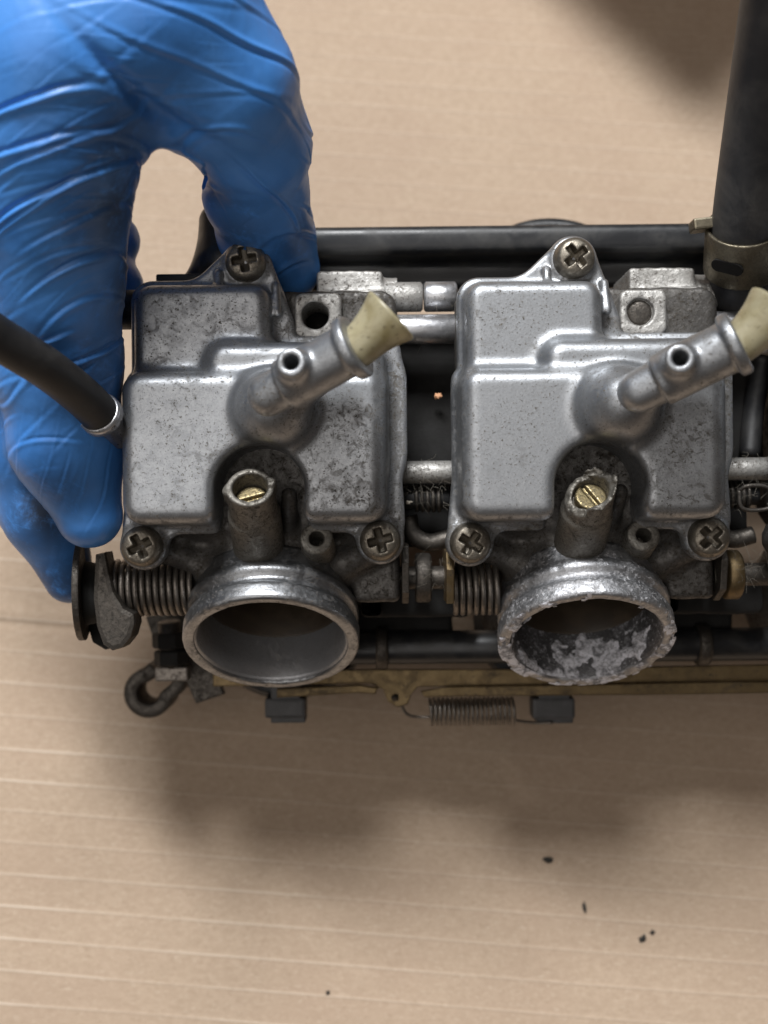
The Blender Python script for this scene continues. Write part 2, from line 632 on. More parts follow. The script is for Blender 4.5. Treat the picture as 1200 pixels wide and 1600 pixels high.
t = NT('cardboard')
f = t.noise(0.7, 4, 0.7)
fib = t.noise(1.3, 4, 0.7, 0.2, (0.6, 1, 1), seed=2.0)
p = t.noise(45, 4, 0.6, 0.5, seed=5.0)
sp = t.noise(2.2, 3, 0.6, seed=8.0)
c = t.mix(t.ramp(fib, 0.3, 0.7), (0.40, 0.298, 0.212), (0.465, 0.353, 0.257))
c = t.mix(t.ramp(p, 0.35, 0.7, 0, 0.45), c, (0.385, 0.278, 0.20))
c = t.mix(t.math('MULTIPLY', t.ramp(sp, 0.76, 0.80), 0.5), c, (0.22, 0.15, 0.09))
fl = t.noise(0.9, 2, 0.5, 1.5, (0.5, 1.4, 1), seed=14.0)
c = t.mix(t.math('MULTIPLY', t.ramp(fl, 0.60, 0.68), 0.35), c, (0.60, 0.50, 0.39))
c = t.mix(t.math('MULTIPLY', t.ramp(fl, 0.40, 0.33), 0.30), c, (0.26, 0.18, 0.11))
# rubbed, paler crests of the flutes
at_ = t.n("ShaderNodeAttribute", attribute_name="crest")
wear = t.noise(60, 4, 0.6, 0.3, (0.6, 1.3, 1), seed=3.0)
c = t.mix(t.math('MULTIPLY', at_.outputs["Fac"], t.ramp(wear, 0.38, 0.60, 0.2, 0.8)), c, (0.70, 0.60, 0.49))
M['cardboard'] = t.out(c, 0.82, 0.0, t.bump(fib, 0.25, 0.15, t.bump(f, 0.2, 0.1)))
M['lint'] = rubber('grey_lint', (0.16, 0.145, 0.12), 0.9, 0.6, 0.3)
M['flake'] = rubber('rust_flake', (0.42, 0.22, 0.12), 0.7, 0.5, 0.5)
M['fleck'] = rubber('paper_fleck', (0.55, 0.5, 0.42), 0.8, 0.5, 0.5)
M['crumb'] = rubber('soot_crumb', (0.02, 0.018, 0.015), 0.8, 0.5, 0.8)
M['sleeve'] = rubber('dark_sleeve', (0.03, 0.032, 0.04), 0.85, 0.6, 0.5)

# ------------------------------------------------------------------ setting: the cardboard
# flat sheet, its flutes pressed through as low rounded crests about 9 mm apart
flute = 9.3
ys, cr = [], []
y = -520.0
rng = np.random.RandomState(3)
while y < 640:
    p_ = flute * (1 + 0.05 * rng.randn())
    for q in (0.0, 0.1, 0.2, 0.3, 0.4, 0.46, 0.49, 0.51, 0.54, 0.60, 0.7, 0.8, 0.9):
        ys.append(y + p_ * q)
        cr.append({0.46: 0.05, 0.49: 1.0, 0.51: 1.0, 0.54: 0.05}.get(q, 0.0))
    y += p_
xs = np.linspace(-560, 560, 57)
Xg, Yg = np.meshgrid(xs, np.array(ys))
Cg = np.repeat(np.array(cr)[:, None], len(xs), 1)
wob = 0.9 * (fbm(np.stack([Xg / 60, Yg / 9, 0 * Xg], -1), 3, 5) - 0.5)
Zg = TABLE + 0.10 * Cg + 0.6 * (fbm(np.stack([Xg / 90, Yg / 60, 0 * Xg], -1), 2, 8) - 0.5)
yc = on_table(50, 992)[1] - 5.0 + 1.5 * (fbm(np.stack([Xg / 40, 0 * Xg, 0 * Xg], -1), 2, 9) - 0.5)
Zg = Zg - 0.55 * np.exp(-((Yg - yc) / 1.1) ** 2) + 0.45 * np.exp(-((Yg - yc - 3.2) / 2.0) ** 2)   # an old fold
rot_ = math.radians(-4.2)
Xr = Xg * math.cos(rot_) - (Yg + wob) * math.sin(rot_)
Yr = Xg * math.sin(rot_) + (Yg + wob) * math.cos(rot_)
V = np.stack([Xr, Yr, Zg], -1).reshape(-1, 3)
nx = len(xs)
ii = np.arange((len(ys) - 1) * nx).reshape(len(ys) - 1, nx)[:, :-1].ravel()
F = np.stack([ii, ii + 1, ii + 1 + nx, ii + nx], 1)
me = mesh_np('cardboard_sheet', V - np.array([0, 0, TABLE]), F)
a_ = me.attributes.new("crest", 'FLOAT', 'POINT')
a_.data.foreach_set("value", (Cg * np.clip(0.22 + 0.9 * np.exp(-((Xg + 130) / 95) ** 2) * np.exp(-((Yg + 100) / 110) ** 2), 0, 1)).ravel().astype(np.float32))
sheet = link('cardboard_sheet', me, M['cardboard'], None, (0, 0, TABLE))
tag(sheet, 'tan corrugated cardboard lying flat under the carburetors', None, None, 'structure')

# ------------------------------------------------------------------ carburetor bank
PITCH = 74.5
OL = np.array([-28.0, 20.0, 0.0])
OR_ = OL + np.array([PITCH, 0, 0])
bank = empty('carburetor_bank', (0, 0, -70.0))
tag(bank, 'row of grimy aluminium motorcycle carburetors held over cardboard', 'carburetor')

ALPHA = math.radians(37.5)
AX = np.array([0, -math.cos(ALPHA), math.sin(ALPHA)])      # throat axis, out of the spigot
NX = np.array([0, math.sin(ALPHA), math.cos(ALPHA)])       # square to it, towards the bowl
RIM = np.array([-27.0, -31.0, -7.0])

SC_UP = np.array([-30.8, 57.1, 3.2])
SC_LL = np.array([-55.0, -7.2, 3.2])
SC_LR = np.array([-0.9, -6.5, 3.2])


def build_bowl():
    g = Grid((-62, -16, -3), (8, 66, 30), 0.45)
    b1 = g.block(-58.4, 1.6, -3.2, 32.4, -9, 15.2, 5.5, 3.4, 0.05)
    b2 = g.block(-56.6, -24.2, 18, 52.4, -9, 8.8, 5, 2.7, 0.06)
    b3 = g.block(-40, 1.6, 5, 38.8, -9, 13.2, 5.5, 3.2, 0.05)
    d = smin(b1, b3, 2.0)
    d = smin(d, b2, 3.2)
    # boss that carries the drain tube
    boss = smin(g.ball((-23.4, 22.6, 16.5), 8.7), g.cone((-23.4, 23.0, 21), (-8, 31.8, 26), 5.0, 3.4), 2.5)
    d = smin(d, boss, 3.6)
    # flange and ears
    f2 = g.rect2(-58.8, 4.3, -4.6, 33, 3)
    f2 = np.minimum(f2, g.rect2(-57.4, -23.0, 25, 53.4, 5))
    f2 = smin(f2, g.rect2(-40, 4.3, 10, 40.4, 4), 5)
    ear = np.minimum(g.seg2(SC_UP[:2], (-42, 50), 5.5, 3.0), g.seg2(SC_UP[:2], (-24, 43), 5.5, 4.0))
    ear = np.minimum(ear, g.seg2(SC_UP[:2], (-32, 48), 5.5, 8.5))
    f2 = smin(f2, ear, 2)
    f2 = smin(f2, g.seg2(SC_LL[:2], (-53, 2), 5.3, 5.3), 3)
    f2 = smin(f2, g.seg2(SC_LR[:2], (-2, 2), 5.3, 5.3), 3)
    d = smin(d, g.extrude(f2, -1.0, 2.4, 0.7), 1.6)
    for sc in (SC_UP, SC_LL, SC_LR):
        d = smin(d, g.cyl((sc[0], sc[1], -1), (sc[0], sc[1], 3.2), 5.3, 5.1, 0.5), 1.0)
    # stiffening ribs beside the upper screw
    d = smin(d, g.cone((-37.2, 49.0, 5.5), (-37.0, 54.6, 3.6), 1.05, 1.05), 1.0)
    d = smin(d, g.cone((-23.6, 45.0, 5.2), (-24.0, 51.5, 3.6), 1.05, 1.05), 1.0)
    # arch that clears the jet tower
    nt = np.minimum(g.seg2((-27.4, 5.2), (-27.4, -40), 9.7, 10.4), g.seg2((-27.4, 5.2), (-27.0, 5.0), 9.7, 9.7))
    d = smax(d, -(nt + 0 * g.Z), 2.6)
    # clearance above the drain port
    V, F = nets(g, d)
    V = relax(V, F, 2, 0.5)
    return V, F


bowl_vf = build_bowl()
bowl_me = mesh_np('float_bowl', bowl_vf[0] - OL, bowl_vf[1])
gv = bowl_vf[0]
gr_ = np.zeros(len(gv))
for c_, r_, w_ in (((-55, -6, 2), (9, 7, 9), 1.0), ((-1, -6, 2), (9, 7, 9), 1.0), ((-50, -2, 9), (14, 5, 8), .8), ((-8, 2, 9), (12, 6, 9), .75), ((-30, 57, 3), (9, 8, 4), .6),
                   ((-18, 42, 4), (8, 5, 7), .9), ((3, 20, 4), (4, 26, 8), .8), ((-27, 14, 8), (14, 6, 9), .8), ((-6, 16, 14), (11, 13, 6), .45), ((-57, 15, 6), (3.5, 26, 9), .45),
                   ((-40, -3, 1), (10, 4, 5), 1.0), ((-14, -4, 1), (8, 4, 5), 1.0), ((-14, 26, 17), (9, 6, 6), .5), ((-50, 45, 8), (9, 9, 5), .35)):
    gr_ = np.maximum(gr_, w_ * np.exp(-(((gv - np.array(c_)) / np.array(r_)) ** 2).sum(1)))
a_ = bowl_me.attributes.new("grime", 'FLOAT', 'POINT')
a_.data.foreach_set("value", gr_.astype(np.float32))

# pan-head screw with a worn cross recess
g = Grid((-5.4, -5.4, -2), (5.4, 5.4, 4.6), 0.22)
d = smax(g.ball((0, 0, -3.4), 7.4), g.cyl((0, 0, -1.5), (0, 0, 4), 4.75, 4.5, 0.8), 1.2)
slot = np.minimum(np.maximum(np.abs(g.X) - 0.62 - 0.08 * g.Z, np.abs(g.Y) - 2.75), np.maximum(np.abs(g.Y) - 0.62 - 0.08 * g.Z, np.abs(g.X) - 2.75))
slot = np.minimum(slot, np.sqrt(g.X ** 2 + g.Y ** 2) - 1.15)
slot = np.maximum(slot, -0.2 + 0.55 * np.sqrt(g.X ** 2 + g.Y ** 2) - g.Z)
d = smax(d, -slot, 0.35)
scr_vf = nets(g, d)
scr_me = mesh_np('bowl_screw', relax(scr_vf[0], scr_vf[1], 1), scr_vf[1])

# drain tube with its cap, collar and nipple
T0 = at(424, 613, 35)
T1 = at(549, 546, 41)
TD = unit(T1 - T0)
g = Grid(np.minimum(T0, T1) - 9, np.maximum(T0, T1) + 12, 0.4)
d = g.cone(T0 - TD * 0.5 - np.array([0, 0, 1]), T0 + TD * 4 - np.array([0, 0, 1]), 4.3, 4.5)
d = smin(d, g.cyl(T0 + TD * 3.6, T1, 5.3, 5.2, 0.5), 0.15)
d = smin(d, g.cyl(T0 + TD * 3.2 - np.array([0, 0, 4]), T1 - np.array([0, 0, 3.5]), 3.9, 3.6, 1.0), 2)
d = smin(d, g.cyl(T1 - TD * 0.6, T1 + TD * 1.9, 6.5, 6.5, 0.6), 0.6)
NB = at(463, 572, 41.5)
NAX = unit((-0.10, 0.10, 1))
d = smin(d, g.cyl(NB - NAX * 3, NB + NAX * 4.4, 3.7, 2.9, 0.5), 1.6)
d = smax(d, -g.cyl(NB - NAX * 9, NB + NAX * 9, 1.45, 1.45, 0.1), 0.4)
d = smax(d, -g.cyl(T1 - TD * 6, T1 + TD * 9, 3.4, 3.4, 0.1), 0.3)
V, F = nets(g, d)
tube_me = mesh_np('drain_tube', relax(V, F, 1) - OL, F)

# flared yellowed nozzle pushed into the tube
prof = [(-4, 3.5), (0.0, 4.0), (1.6, 4.2), (3.5, 4.4), (5.5, 4.8), (7.5, 5.4), (9.2, 6.1), (9.8, 6.25), (10.0, 6.0), (9.9, 5.7), (8, 4.9), (5.5, 4.2), (3, 3.5), (-4, 3.0)]
ND = unit((0.74, 0.68, 0.05))
noz = lathe(prof, T1 + TD * 1.2 + np.array([0, -0.6, 0]), ND, 48, True)
noz_me = mesh_np('drain_nozzle', noz[0] - OL, noz[1])


# carburetor body: casting behind the bowl
def cpt(s, n=0.0, x=0.0):
    return RIM - AX * s + NX * n + np.array([x, 0, 0])


def build_body():
    g = Grid((-62, -62, -92), (9, 66, 8), 0.75)
    d = g.block(-57.5, 3.4, -4.0, 51.5, -7.5, -1.7, 4, 1.2)
    d = smin(d, g.block(-52, -2, -6, 44, -40, -5, 8, 4), 5)
    thr = g.cyl(cpt(12), cpt(74), 19.4, 21.5, 1)
    d = smin(d, thr, 4)
    # piston chamber and its cover seat
    d = smin(d, g.cyl(cpt(34), cpt(34, -44), 19, 20.5, 2), 6)
    # saddle and webs between spigot and bowl
    d = smin(d, g.cone((-50, -9, -7), (-38, -15, -11), 3.2, 3.0), 4)
    d = smin(d, g.cone((-2, -8, -6), (-14, -15, -11), 4.2, 3.2), 4)
    d = smin(d, g.block(-7.5, 3.6, -21.5, -9, -22, -8, 1.5, 1.0), 1.5)
    d = smin(d, g.cyl((-55, -7.2, -8), (-55, -7.2, -1.6), 5.0, 5.0, 0.6), 1.5)
    d = smin(d, g.cyl((-0.9, -6.5, -8), (-0.9, -6.5, -1.6), 5.0, 5.0, 0.6), 1.5)
    d = smin(d, g.cyl((SC_UP[0], SC_UP[1], -10), (SC_UP[0], SC_UP[1], -1.6), 5.0, 5.0, 0.6), 1.5)
    # little post beside the tower
    d = smin(d, g.cone(at(452, 772, 6), at(452, 830, -4), 1.9, 2.2), 1.0)
    d = smax(d, -g.cyl((-15.3, 45.2, -30), (-15.3, 45.2, 8), 3.6, 3.6, 0.1), 0.3)
    # bore
    d = smax(d, -g.cyl(cpt(-8), cpt(90), 18.3, 18.3, 0.1), 0.8)
    V, F = nets(g, d)
    V = relax(V, F, 2)
    N = vnormals(V, F)
    V = V + N * (0.5 * (fbm(V / 3.0, 3, 3) - 0.5))[:, None]
    return V, F


body_vf = build_body()
body_me = mesh_np('carburetor_body', body_vf[0] - OL, body_vf[1])

# turned spigot the intake boot slips over
SPIG = [(0.0, 18.1), (0.25, 18.5), (0.3, 20.2), (-0.1, 20.65), (-0.7, 20.85), (-3.6, 20.9), (-4.3, 20.6), (-4.7, 19.5), (-6.6, 19.4), (-7.1, 20.3), (-8.0, 20.7),
        (-9.4, 20.6), (-10.0, 20.0), (-11.0, 19.7), (-15, 19.6), (-15, 17.6), (-11, 17.75), (-6, 17.85)]


def spigot_mesh(pit):
    prof = []
    n = len(SPIG)
    for i in range(n):
        a, b = np.array(SPIG[i]), np.array(SPIG[(i + 1) % n])
        L = np.linalg.norm(b - a)
        m = max(1, int(L / 0.8))
        for k in range(m):
            prof.append(tuple(a + (b - a) * k / m))
    V, F = lathe(prof, RIM, AX, 160, True)
    if pit:
        # a lip eaten by corrosion
        N = fbm(V / 1.6, 3, 12)
        N2 = fbm(V / 6.0, 2, 15)
        c = V - RIM
        rad = c - np.outer(c @ AX, AX)
        rad /= np.linalg.norm(rad, axis=1)[:, None]
        V = V - rad * (np.maximum(N - 0.52, 0) * 1.5 * np.clip((N2 - 0.3) * 3, 0, 1))[:, None]
        V = V - np.outer(np.maximum(N - 0.5, 0) * 1.6 * (c @ AX > -1.2), AX)
        lowr = np.clip(-(rad @ NX) * 1.3 + 0.1, 0, 1)
        V = V + (AX * 0.6 - rad * 0.8) * (np.maximum(fbm(V / 2.2, 3, 41) - 0.47, 0) * 2.4 * lowr * (c @ AX > -1.6))[:, None]
    else:
        N = fbm(V / 1.4, 3, 12)
        c = V - RIM
        V = V - np.outer(np.maximum(N - 0.62, 0) * 2.0 * (c @ AX > -1.0), AX)
    return V, F


# sleeve of the bore behind the spigot, with the throttle plate across it
bore = lathe([(-0.5, 18.15), (-0.8, 17.75), (-1.2, 17.5), (-6, 17.45), (-12.5, 17.35)], RIM, AX, 96)
bore = (bore[0], bore[1][:, ::-1])
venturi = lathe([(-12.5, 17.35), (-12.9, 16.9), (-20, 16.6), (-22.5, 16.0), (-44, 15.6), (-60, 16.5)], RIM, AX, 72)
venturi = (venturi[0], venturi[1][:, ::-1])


def throttle_plate():
    V, F = lathe([(-0.8, 0.01), (-0.8, 15.5), (0.8, 15.5), (0.8, 0.01)], cpt(31), unit(AX + 0.35 * NX), 56)
    V2, F2 = sweep([cpt(31, 1.0, -15.5), cpt(31, 1.0, 15.5)], 2.6, 14)
    return join((V, F), (V2, F2))


thr_vf = throttle_plate()


# jet tower with the mixture screw at its bottom
def tower(broken):
    top = at(391, 758, 15)
    ax = NX
    g = Grid(top - np.array([9, 22, 24]), top + np.array([9, 9, 8]), 0.35)
    d = g.cyl(top - ax * 25, top, 5.6, 5.3, 0.3)
    d = smin(d, g.cyl(top - ax * 25, top - ax * 9, 6.0, 5.9, 0.8), 0.8)
    d = smin(d, g.cyl(top - ax * 3.4 + np.array([-4.3, -.5, 0]), top + np.array([-4.6, -.5, 0]), 1.6, 1.6, 0.3), 0.6)
    d = smin(d, g.cyl(top - ax * 3.4 + np.array([4.4, 1.2, 0]), top + np.array([4.4, 1.2, 0]), 1.3, 1.3, 0.3), 0.6)
    d = smax(d, -g.cyl(top - ax * 7, top + ax * 9, 3.75, 4.0, 0.1), 0.3)
    if broken:
        P = g.pts()
        pl = (P - (top - ax * 2.8)) @ (ax + np.array([-0.62, -0.15, 0])) + 4.2 * (fbm(P / 2.3, 3, 21) - 0.5) + 1.4 * (fbm(P / 0.9, 2, 23) - 0.5)
        d = smax(d, pl.astype(np.float32) * 0.8, 0.15)
    # pad with a drilled dot where the tower meets the spigot neck
    V, F = nets(g, d)
    return relax(V, F, 1), F


def brass_screw(r, tilt):
    g = Grid((-5, -5, -3), (5, 5, 3), 0.25)
    d = g.cyl((0, 0, -2.5), (0, 0, 1), r, r, 0.4)
    c, s = math.cos(tilt), math.sin(tilt)
    d = smax(d, -np.maximum(np.abs(g.X * c + g.Y * s) - 0.5, 0.0 - g.Z), 0.2)
    V, F = nets(g, d)
    return V, F


def orient(VF, c, axis):
    V, F = VF
    a, u, w = frame(axis)
    return np.asarray(c) + V[:, :1] * u + V[:, 1:2] * w + V[:, 2:] * a, F


TOP = at(391, 758, 15)


def small_boss(c, axis, L, ro, ri, step=0.3, lip=0.5):
    a = unit(axis)
    g = Grid(np.minimum(c, c - a * L) - ro - 1, np.maximum(c, c - a * L) + ro + 1, step)
    d = g.cyl(c - a * L, c, ro * 1.12, ro, lip)
    if ri:
        d = smax(d, -g.cyl(c - a * L * 0.7, c + a * 4, ri, ri, 0.1), 0.3)
    V, F = nets(g, d)
    return relax(V, F, 1), F


# upper casting: blocks, port boss
def upper_block():
    g = Grid((-20, 38, -34), (4, 62, 6), 0.4)
    d = g.block(-15.5, 0.2, 51, 57.6, -30, -9.5, 0.8, 0.6)
    d = smin(d, g.block(-12.5, 1.4, 44, 52.6, -30, -7.0, 1.0, 0.8), 0.8)
    d = smin(d, g.cyl((-3, 52, -14), (6, 52, -14), 4.6, 4.6, 0.5), 1.0)
    d = smax(d, -g.cyl((-15.3, 45.2, -24), (-15.3, 45.2, 8), 3.3, 3.3, 0.1), 0.3)
    V, F = nets(g, d)
    V = relax(V, F, 1)
    V = V + vnormals(V, F) * (0.35 * (fbm(V / 1.8, 3, 4) - 0.5))[:, None]
    return V, F


def port_boss(open_):
    g = Grid((-22, 36, -14), (-5, 54, 6), 0.35)
    d = g.block(-20.0, -9.2, 40.0, 50.4, -13.5, 1.5, 2.0, 0.7)
    c = (-15.3, 45.2)
    hole = g.cyl((c[0], c[1], -30 if open_ else 0.3), (c[0], c[1], 6), 3.1, 3.1, 0.2)
    d = smax(d, -hole, 0.5)
    V, F = nets(g, d)
    V = relax(V, F, 1)
    V = V + vnormals(V, F) * (0.4 * (fbm(V / 1.6, 3, 6) - 0.5))[:, None]
    return V, F


ub_me = mesh_np('mounting_lug', *(lambda v, f: (v - OL, f))(*upper_block()))

sides = [(OL, 'left'), (OR_, 'right')]
for k, (O, side) in enumerate(sides):
    sh = O - OL
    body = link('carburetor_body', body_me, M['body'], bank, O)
    # spigot, bore, plate, tower
    V, F = spigot_mesh(k == 1)
    sp = part('intake_spigot', (V + sh, F), M['spigot_corroded'] if k else M['spigot'], body, RIM + sh)
    tag(sp, 'corroded spigot with white crust in its mouth' if k else 'clean machined spigot with bright rim')
    part('throat_bore', (bore[0] + sh, bore[1]), M['bore_dark'] if k else M['bore'], body, RIM + sh)
    part('venturi', (venturi[0] + sh, venturi[1]), M['throat_shade'], body, RIM + sh)  # deep wall coloured dark in place of shade
    wall = unit(NX * 0.35 + np.array([0.94, 0, 0]))
    V, F = lathe([(0, 0.02), (0, 1.5), (0.6, 1.7)], cpt(9) + wall * 17.3, -wall, 24)
    part('bypass_port', (V + sh, F), M['dark'], body, cpt(9) + wall * 17.3 + sh)  # flush black disc painted as the shaded hole
    part('throttle_plate', (thr_vf[0] + sh, thr_vf[1]), M['throat_shade'], body, cpt(31) + sh)
    V, F = tower(k == 1)
    tw = part('jet_tower', (V + sh, F), M['tower'], body, TOP + sh)
    tag(tw, 'jet tower with its mouth broken off' if k else 'jet tower with intact round mouth')
    V, F = orient(brass_screw(3.55, 0.5 if k else 1.9), TOP - NX * (5.6 if k else 5.2) + (np.array([0.3, 0, 0]) if k else 0), NX)
    part('mixture_screw', (V + sh, F), M['brass'], body, TOP + sh)
    c = at(494, 840, 3.0)
    V, F = small_boss(c, unit((0, 0.32, 1)), 11, 3.75, 1.7)
    part('vent_boss', (V + sh, F), M['tower'], body, c + sh)
    c = at(405, 869, 0.5)
    V, F = box(c + np.array([0, -0.6, -1.6]), (4.3, 2.6, 1.6), 0.6, (-0.5, 0, 0))
    pad = part('drilled_pad', (V + sh, F), M['tower'], body, c + sh, False)
    V, F = lathe([(0.0, 0.02), (0.0, 1.25), (0.25, 1.3), (0.28, 1.0), (0.05, 0.9)], c + np.array([0, -0.5, 0.25]), (0, 0.48, 0.88), 24)
    part('pad_hole_dot', (V + sh, F), M['dark'], body, c + sh)  # flat black dot stands in for the drilled hole's shade
    link('mounting_lug', ub_me, M['alu_block'], body, O)
    V, F = port_boss(k == 0)
    pb = part('port_boss', (V + sh, F), M['alu_block'], body, np.array([-15.3, 45.2, 0]) + sh)
    tag(pb, 'lug with a plugged round hole' if k else 'lug with an open black hole')
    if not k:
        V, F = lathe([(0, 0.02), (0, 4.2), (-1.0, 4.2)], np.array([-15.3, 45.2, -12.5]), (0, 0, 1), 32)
        part('port_shade', (V + sh, F), M['dark'], body, np.array([-15.3, 45.2, -12.5]) + sh)  # black disc stands in for the shade deep in the hole
    if k:
        V, F = lathe([(0, 0.02), (0, 2.0), (-0.25, 2.8), (-0.6, 2.85)], np.array([-15.3, 45.2, 0.75]), (0, 0, 1), 32)
        part('port_plug', (V + sh, F), M['steel'], body, np.array([-15.3, 45.2, 0.7]) + sh)
    # bowl
    bowl = link('float_bowl', bowl_me, M['bowl'], bank, O)
    tag(bowl, 'right float bowl, over the corroded spigot' if k else 'left float bowl, beside the gloved fingers')
    for sc, rz in ((SC_UP, 0.15), (SC_LL, 0.5), (SC_LR, 0.25)):
        link('bowl_screw', scr_me, M['screw'], bowl, sc + sh, (random.uniform(-.05, .05), random.uniform(-.05, .05), rz + 0.5 * k))
    link('drain_tube', tube_me, M['bowl'], bowl, O)
    link('drain_nozzle', noz_me, M['nylon'], bowl, O)
    # black piston-chamber cover below
    a, b = cpt(34, -44), cpt(34, -53)
    cov = lathe([(0, 0.01), (0, 18), (2, 21), (4, 22), (9, 22.5), (9, 0.01)], cpt(34, -53), NX, 56)
    part('chamber_cover', (cov[0] + sh, cov[1]), M['plastic'], body, cpt(34, -53) + sh)

# crust of white oxide inside the right spigot
th = np.linspace(0, 2 * math.pi, 260, endpoint=False)
ss = np.linspace(0.2, -24, 62)
TH, SS = np.meshgrid(th, ss)
a, u, w = frame(AX)
dirv = np.cos(TH)[..., None] * u + np.sin(TH)[..., None] * w
base = RIM + (OR_ - OL) + AX * SS[..., None]
ph = base + dirv * 17.0
low = -(dirv @ unit(NX))                 # 1 at the lower wall
n1 = fbm(ph / 4.2, 4, 31)
thick = np.maximum(n1 - 0.645 + 0.16 * np.clip(low, -0.6, 1) - 0.014 * np.maximum(-SS - 4, 0) + 0.07 * np.clip(low, 0, 1) * np.clip((SS + 9) / 6, 0, 1) + 0.03 * np.clip(low, 0, 1), -0.06) * 7.0
thick = np.minimum(thick, 0.8) + 0.5 * (fbm(ph / 1.1, 3, 33) - 0.5) * (thick > 0)
rr = 17.5 - thick * np.clip(0.45 - SS / 3, 0.3, 1) - 0.02 * np.maximum(-SS - 8, 0)
V = (base + dirv * rr[..., None]).reshape(-1, 3)
nt_, ns_ = len(th), len(ss)
F = []
for i in range(ns_ - 1):
    for j in range(nt_):
        if max(thick[i, j], thick[i + 1, j], thick[i, (j + 1) % nt_], thick[i + 1, (j + 1) % nt_]) > -0.05:
            F.append((i * nt_ + j, (i + 1) * nt_ + j, (i + 1) * nt_ + (j + 1) % nt_, i * nt_ + (j + 1) % nt_))
# the same crust grown over the face of the lip
R2 = np.linspace(17.6, 20.9, 12)
TH2, RR2 = np.meshgrid(th, R2)
dir2 = np.cos(TH2)[..., None] * u + np.sin(TH2)[..., None] * w
b2_ = RIM + (OR_ - OL) + dir2 * RR2[..., None]
low2 = -(dir2 @ unit(NX))
t2 = fbm(b2_ / 3.0, 4, 35) - 0.63 + 0.17 * np.clip(low2 + 0.25, -0.3, 1)
edge2 = np.minimum(RR2 - 17.6, 20.9 - RR2)
t2h = np.minimum(np.maximum(t2, -0.05) * 3.0, 0.22) + 0.2 * (fbm(b2_ / 0.9, 3, 36) - 0.5) * (t2 > 0)
V2 = (b2_ + AX * (0.32 + np.where(edge2 < 0.25, np.minimum(t2h, -0.1), t2h))[..., None]).reshape(-1, 3)
n0 = len(V)
for i in range(len(R2) - 1):
    for j in range(nt_):
        if max(t2[i, j], t2[i + 1, j], t2[i, (j + 1) % nt_], t2[i + 1, (j + 1) % nt_]) > -0.004:
            F.append((n0 + i * nt_ + j, n0 + (i + 1) * nt_ + j, n0 + (i + 1) * nt_ + (j + 1) % nt_, n0 + i * nt_ + (j + 1) % nt_))
V = np.concatenate([V, V2])
right_body = [o for o in bank.children if o.name.startswith('carburetor_body')][1]
cr_ = part('corrosion_crust', (V, F), M['crust'], right_body, RIM + OR_ - OL)
tag(cr_, 'white powdery corrosion inside the right spigot')

# ---- tubes that tie the carburetors together
def tube_x(name, x0, x1, y, h, r, mat, seg=28, rf=0.5):
    prof = [(0, 0.01), (0, r - rf), (rf, r), (x1 - x0 - rf, r), (x1 - x0, r - rf), (x1 - x0, 0.01)]
    V, F = lathe(prof, (x0, y, h), (1, 0, 0), seg)
    return part(name, (V, F), mat, bank, ((x0 + x1) / 2, y, h))


for off in (0.0, PITCH):
    tube_x('spacer_boss', 0.5 + off, 9.8 + off, 51.6, -12, 3.55, M['alu_block'])
    tube_x('spacer_boss', 10.1 + off, 18 + off, 51.6, -12, 3.6, M['alu_bright'])
    tube_x('joint_tube', -2 + off, 18 + off, 43.2, -8, 3.5, M['alu_bright'])
    tube_x('fuel_joint', 2 + off, 19 + off, 9.4, -10, 2.7, M['alu_block'])
    tube_x('cross_shaft', -2 + off, 22 + off, -16, -14, 2.8, M['steel'])
    # dusty rubber sleeve with its wire clip under the fuel joint
    V, F = helix((7.5 + off, 3.4, -14), (13.5 + off, 3.2, -14), 3.0, 4.5, 0.55)
    part('wire_clip', (V, F), M['steel'], bank, (10 + off, 3.4, -14))
    tube_x('rubber_sleeve', 3 + off, 16 + off, 3.3, -14, 2.6, M['rubber'])
    V, F = sweep(smooth_path([(6 + off, -1, -18), (7 + off, -5.5, -18), (11 + off, -7.6, -18), (16 + off, -6.5, -18)]), 2.2, 12)
    part('overflow_pipe', (V, F), M['steel'], bank, (10 + off, -5, -18))
    # stamped levers on the shaft
    V, F = prism([(-9, 5), (-4, 7.5), (6, 7), (8.5, 3), (7, -4), (1, -7), (-6, -5)], -0.8, 0.8, 0.25)
    V = np.stack([V[:, 2], V[:, 1], V[:, 0]], 1)
    part('shaft_lever', (V + np.array([4.9 + off, -15, -12]), F), M['steel'], bank, (4.9 + off, -15, -12), False)
    V, F = lathe([(0, 0.01), (0, 5.6), (0.5, 6), (3.3, 6), (3.8, 5.5), (3.8, .01)], (7.4 + off, -16, -14), (1, 0, 0), 40)
    part('shaft_collar', (V, F), M['gilt'] if off else M['steel'], bank, (9 + off, -16, -14))
V, F = prism([(-9, 5), (-4, 7.5), (6, 7), (8.5, 3), (6, -5), (-6, -5)], -0.9, 0.9, 0.25)
V = np.stack([V[:, 2], V[:, 1], V[:, 0]], 1)
part('shaft_lever', (V + np.array([15.2, -16.5, -9]), F), M['gilt'], bank, (15.2, -16.5, -9), False)

# ---- black filler blocks added to darken the gaps between the carburetors
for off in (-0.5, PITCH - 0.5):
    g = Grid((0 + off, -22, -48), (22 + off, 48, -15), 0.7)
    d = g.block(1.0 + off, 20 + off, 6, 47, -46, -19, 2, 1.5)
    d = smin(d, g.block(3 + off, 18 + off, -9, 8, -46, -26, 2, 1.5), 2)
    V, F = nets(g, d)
    part('gap_filler', (relax(V, F, 1), F), M['dark'], bank, (10 + off, 20, -25))

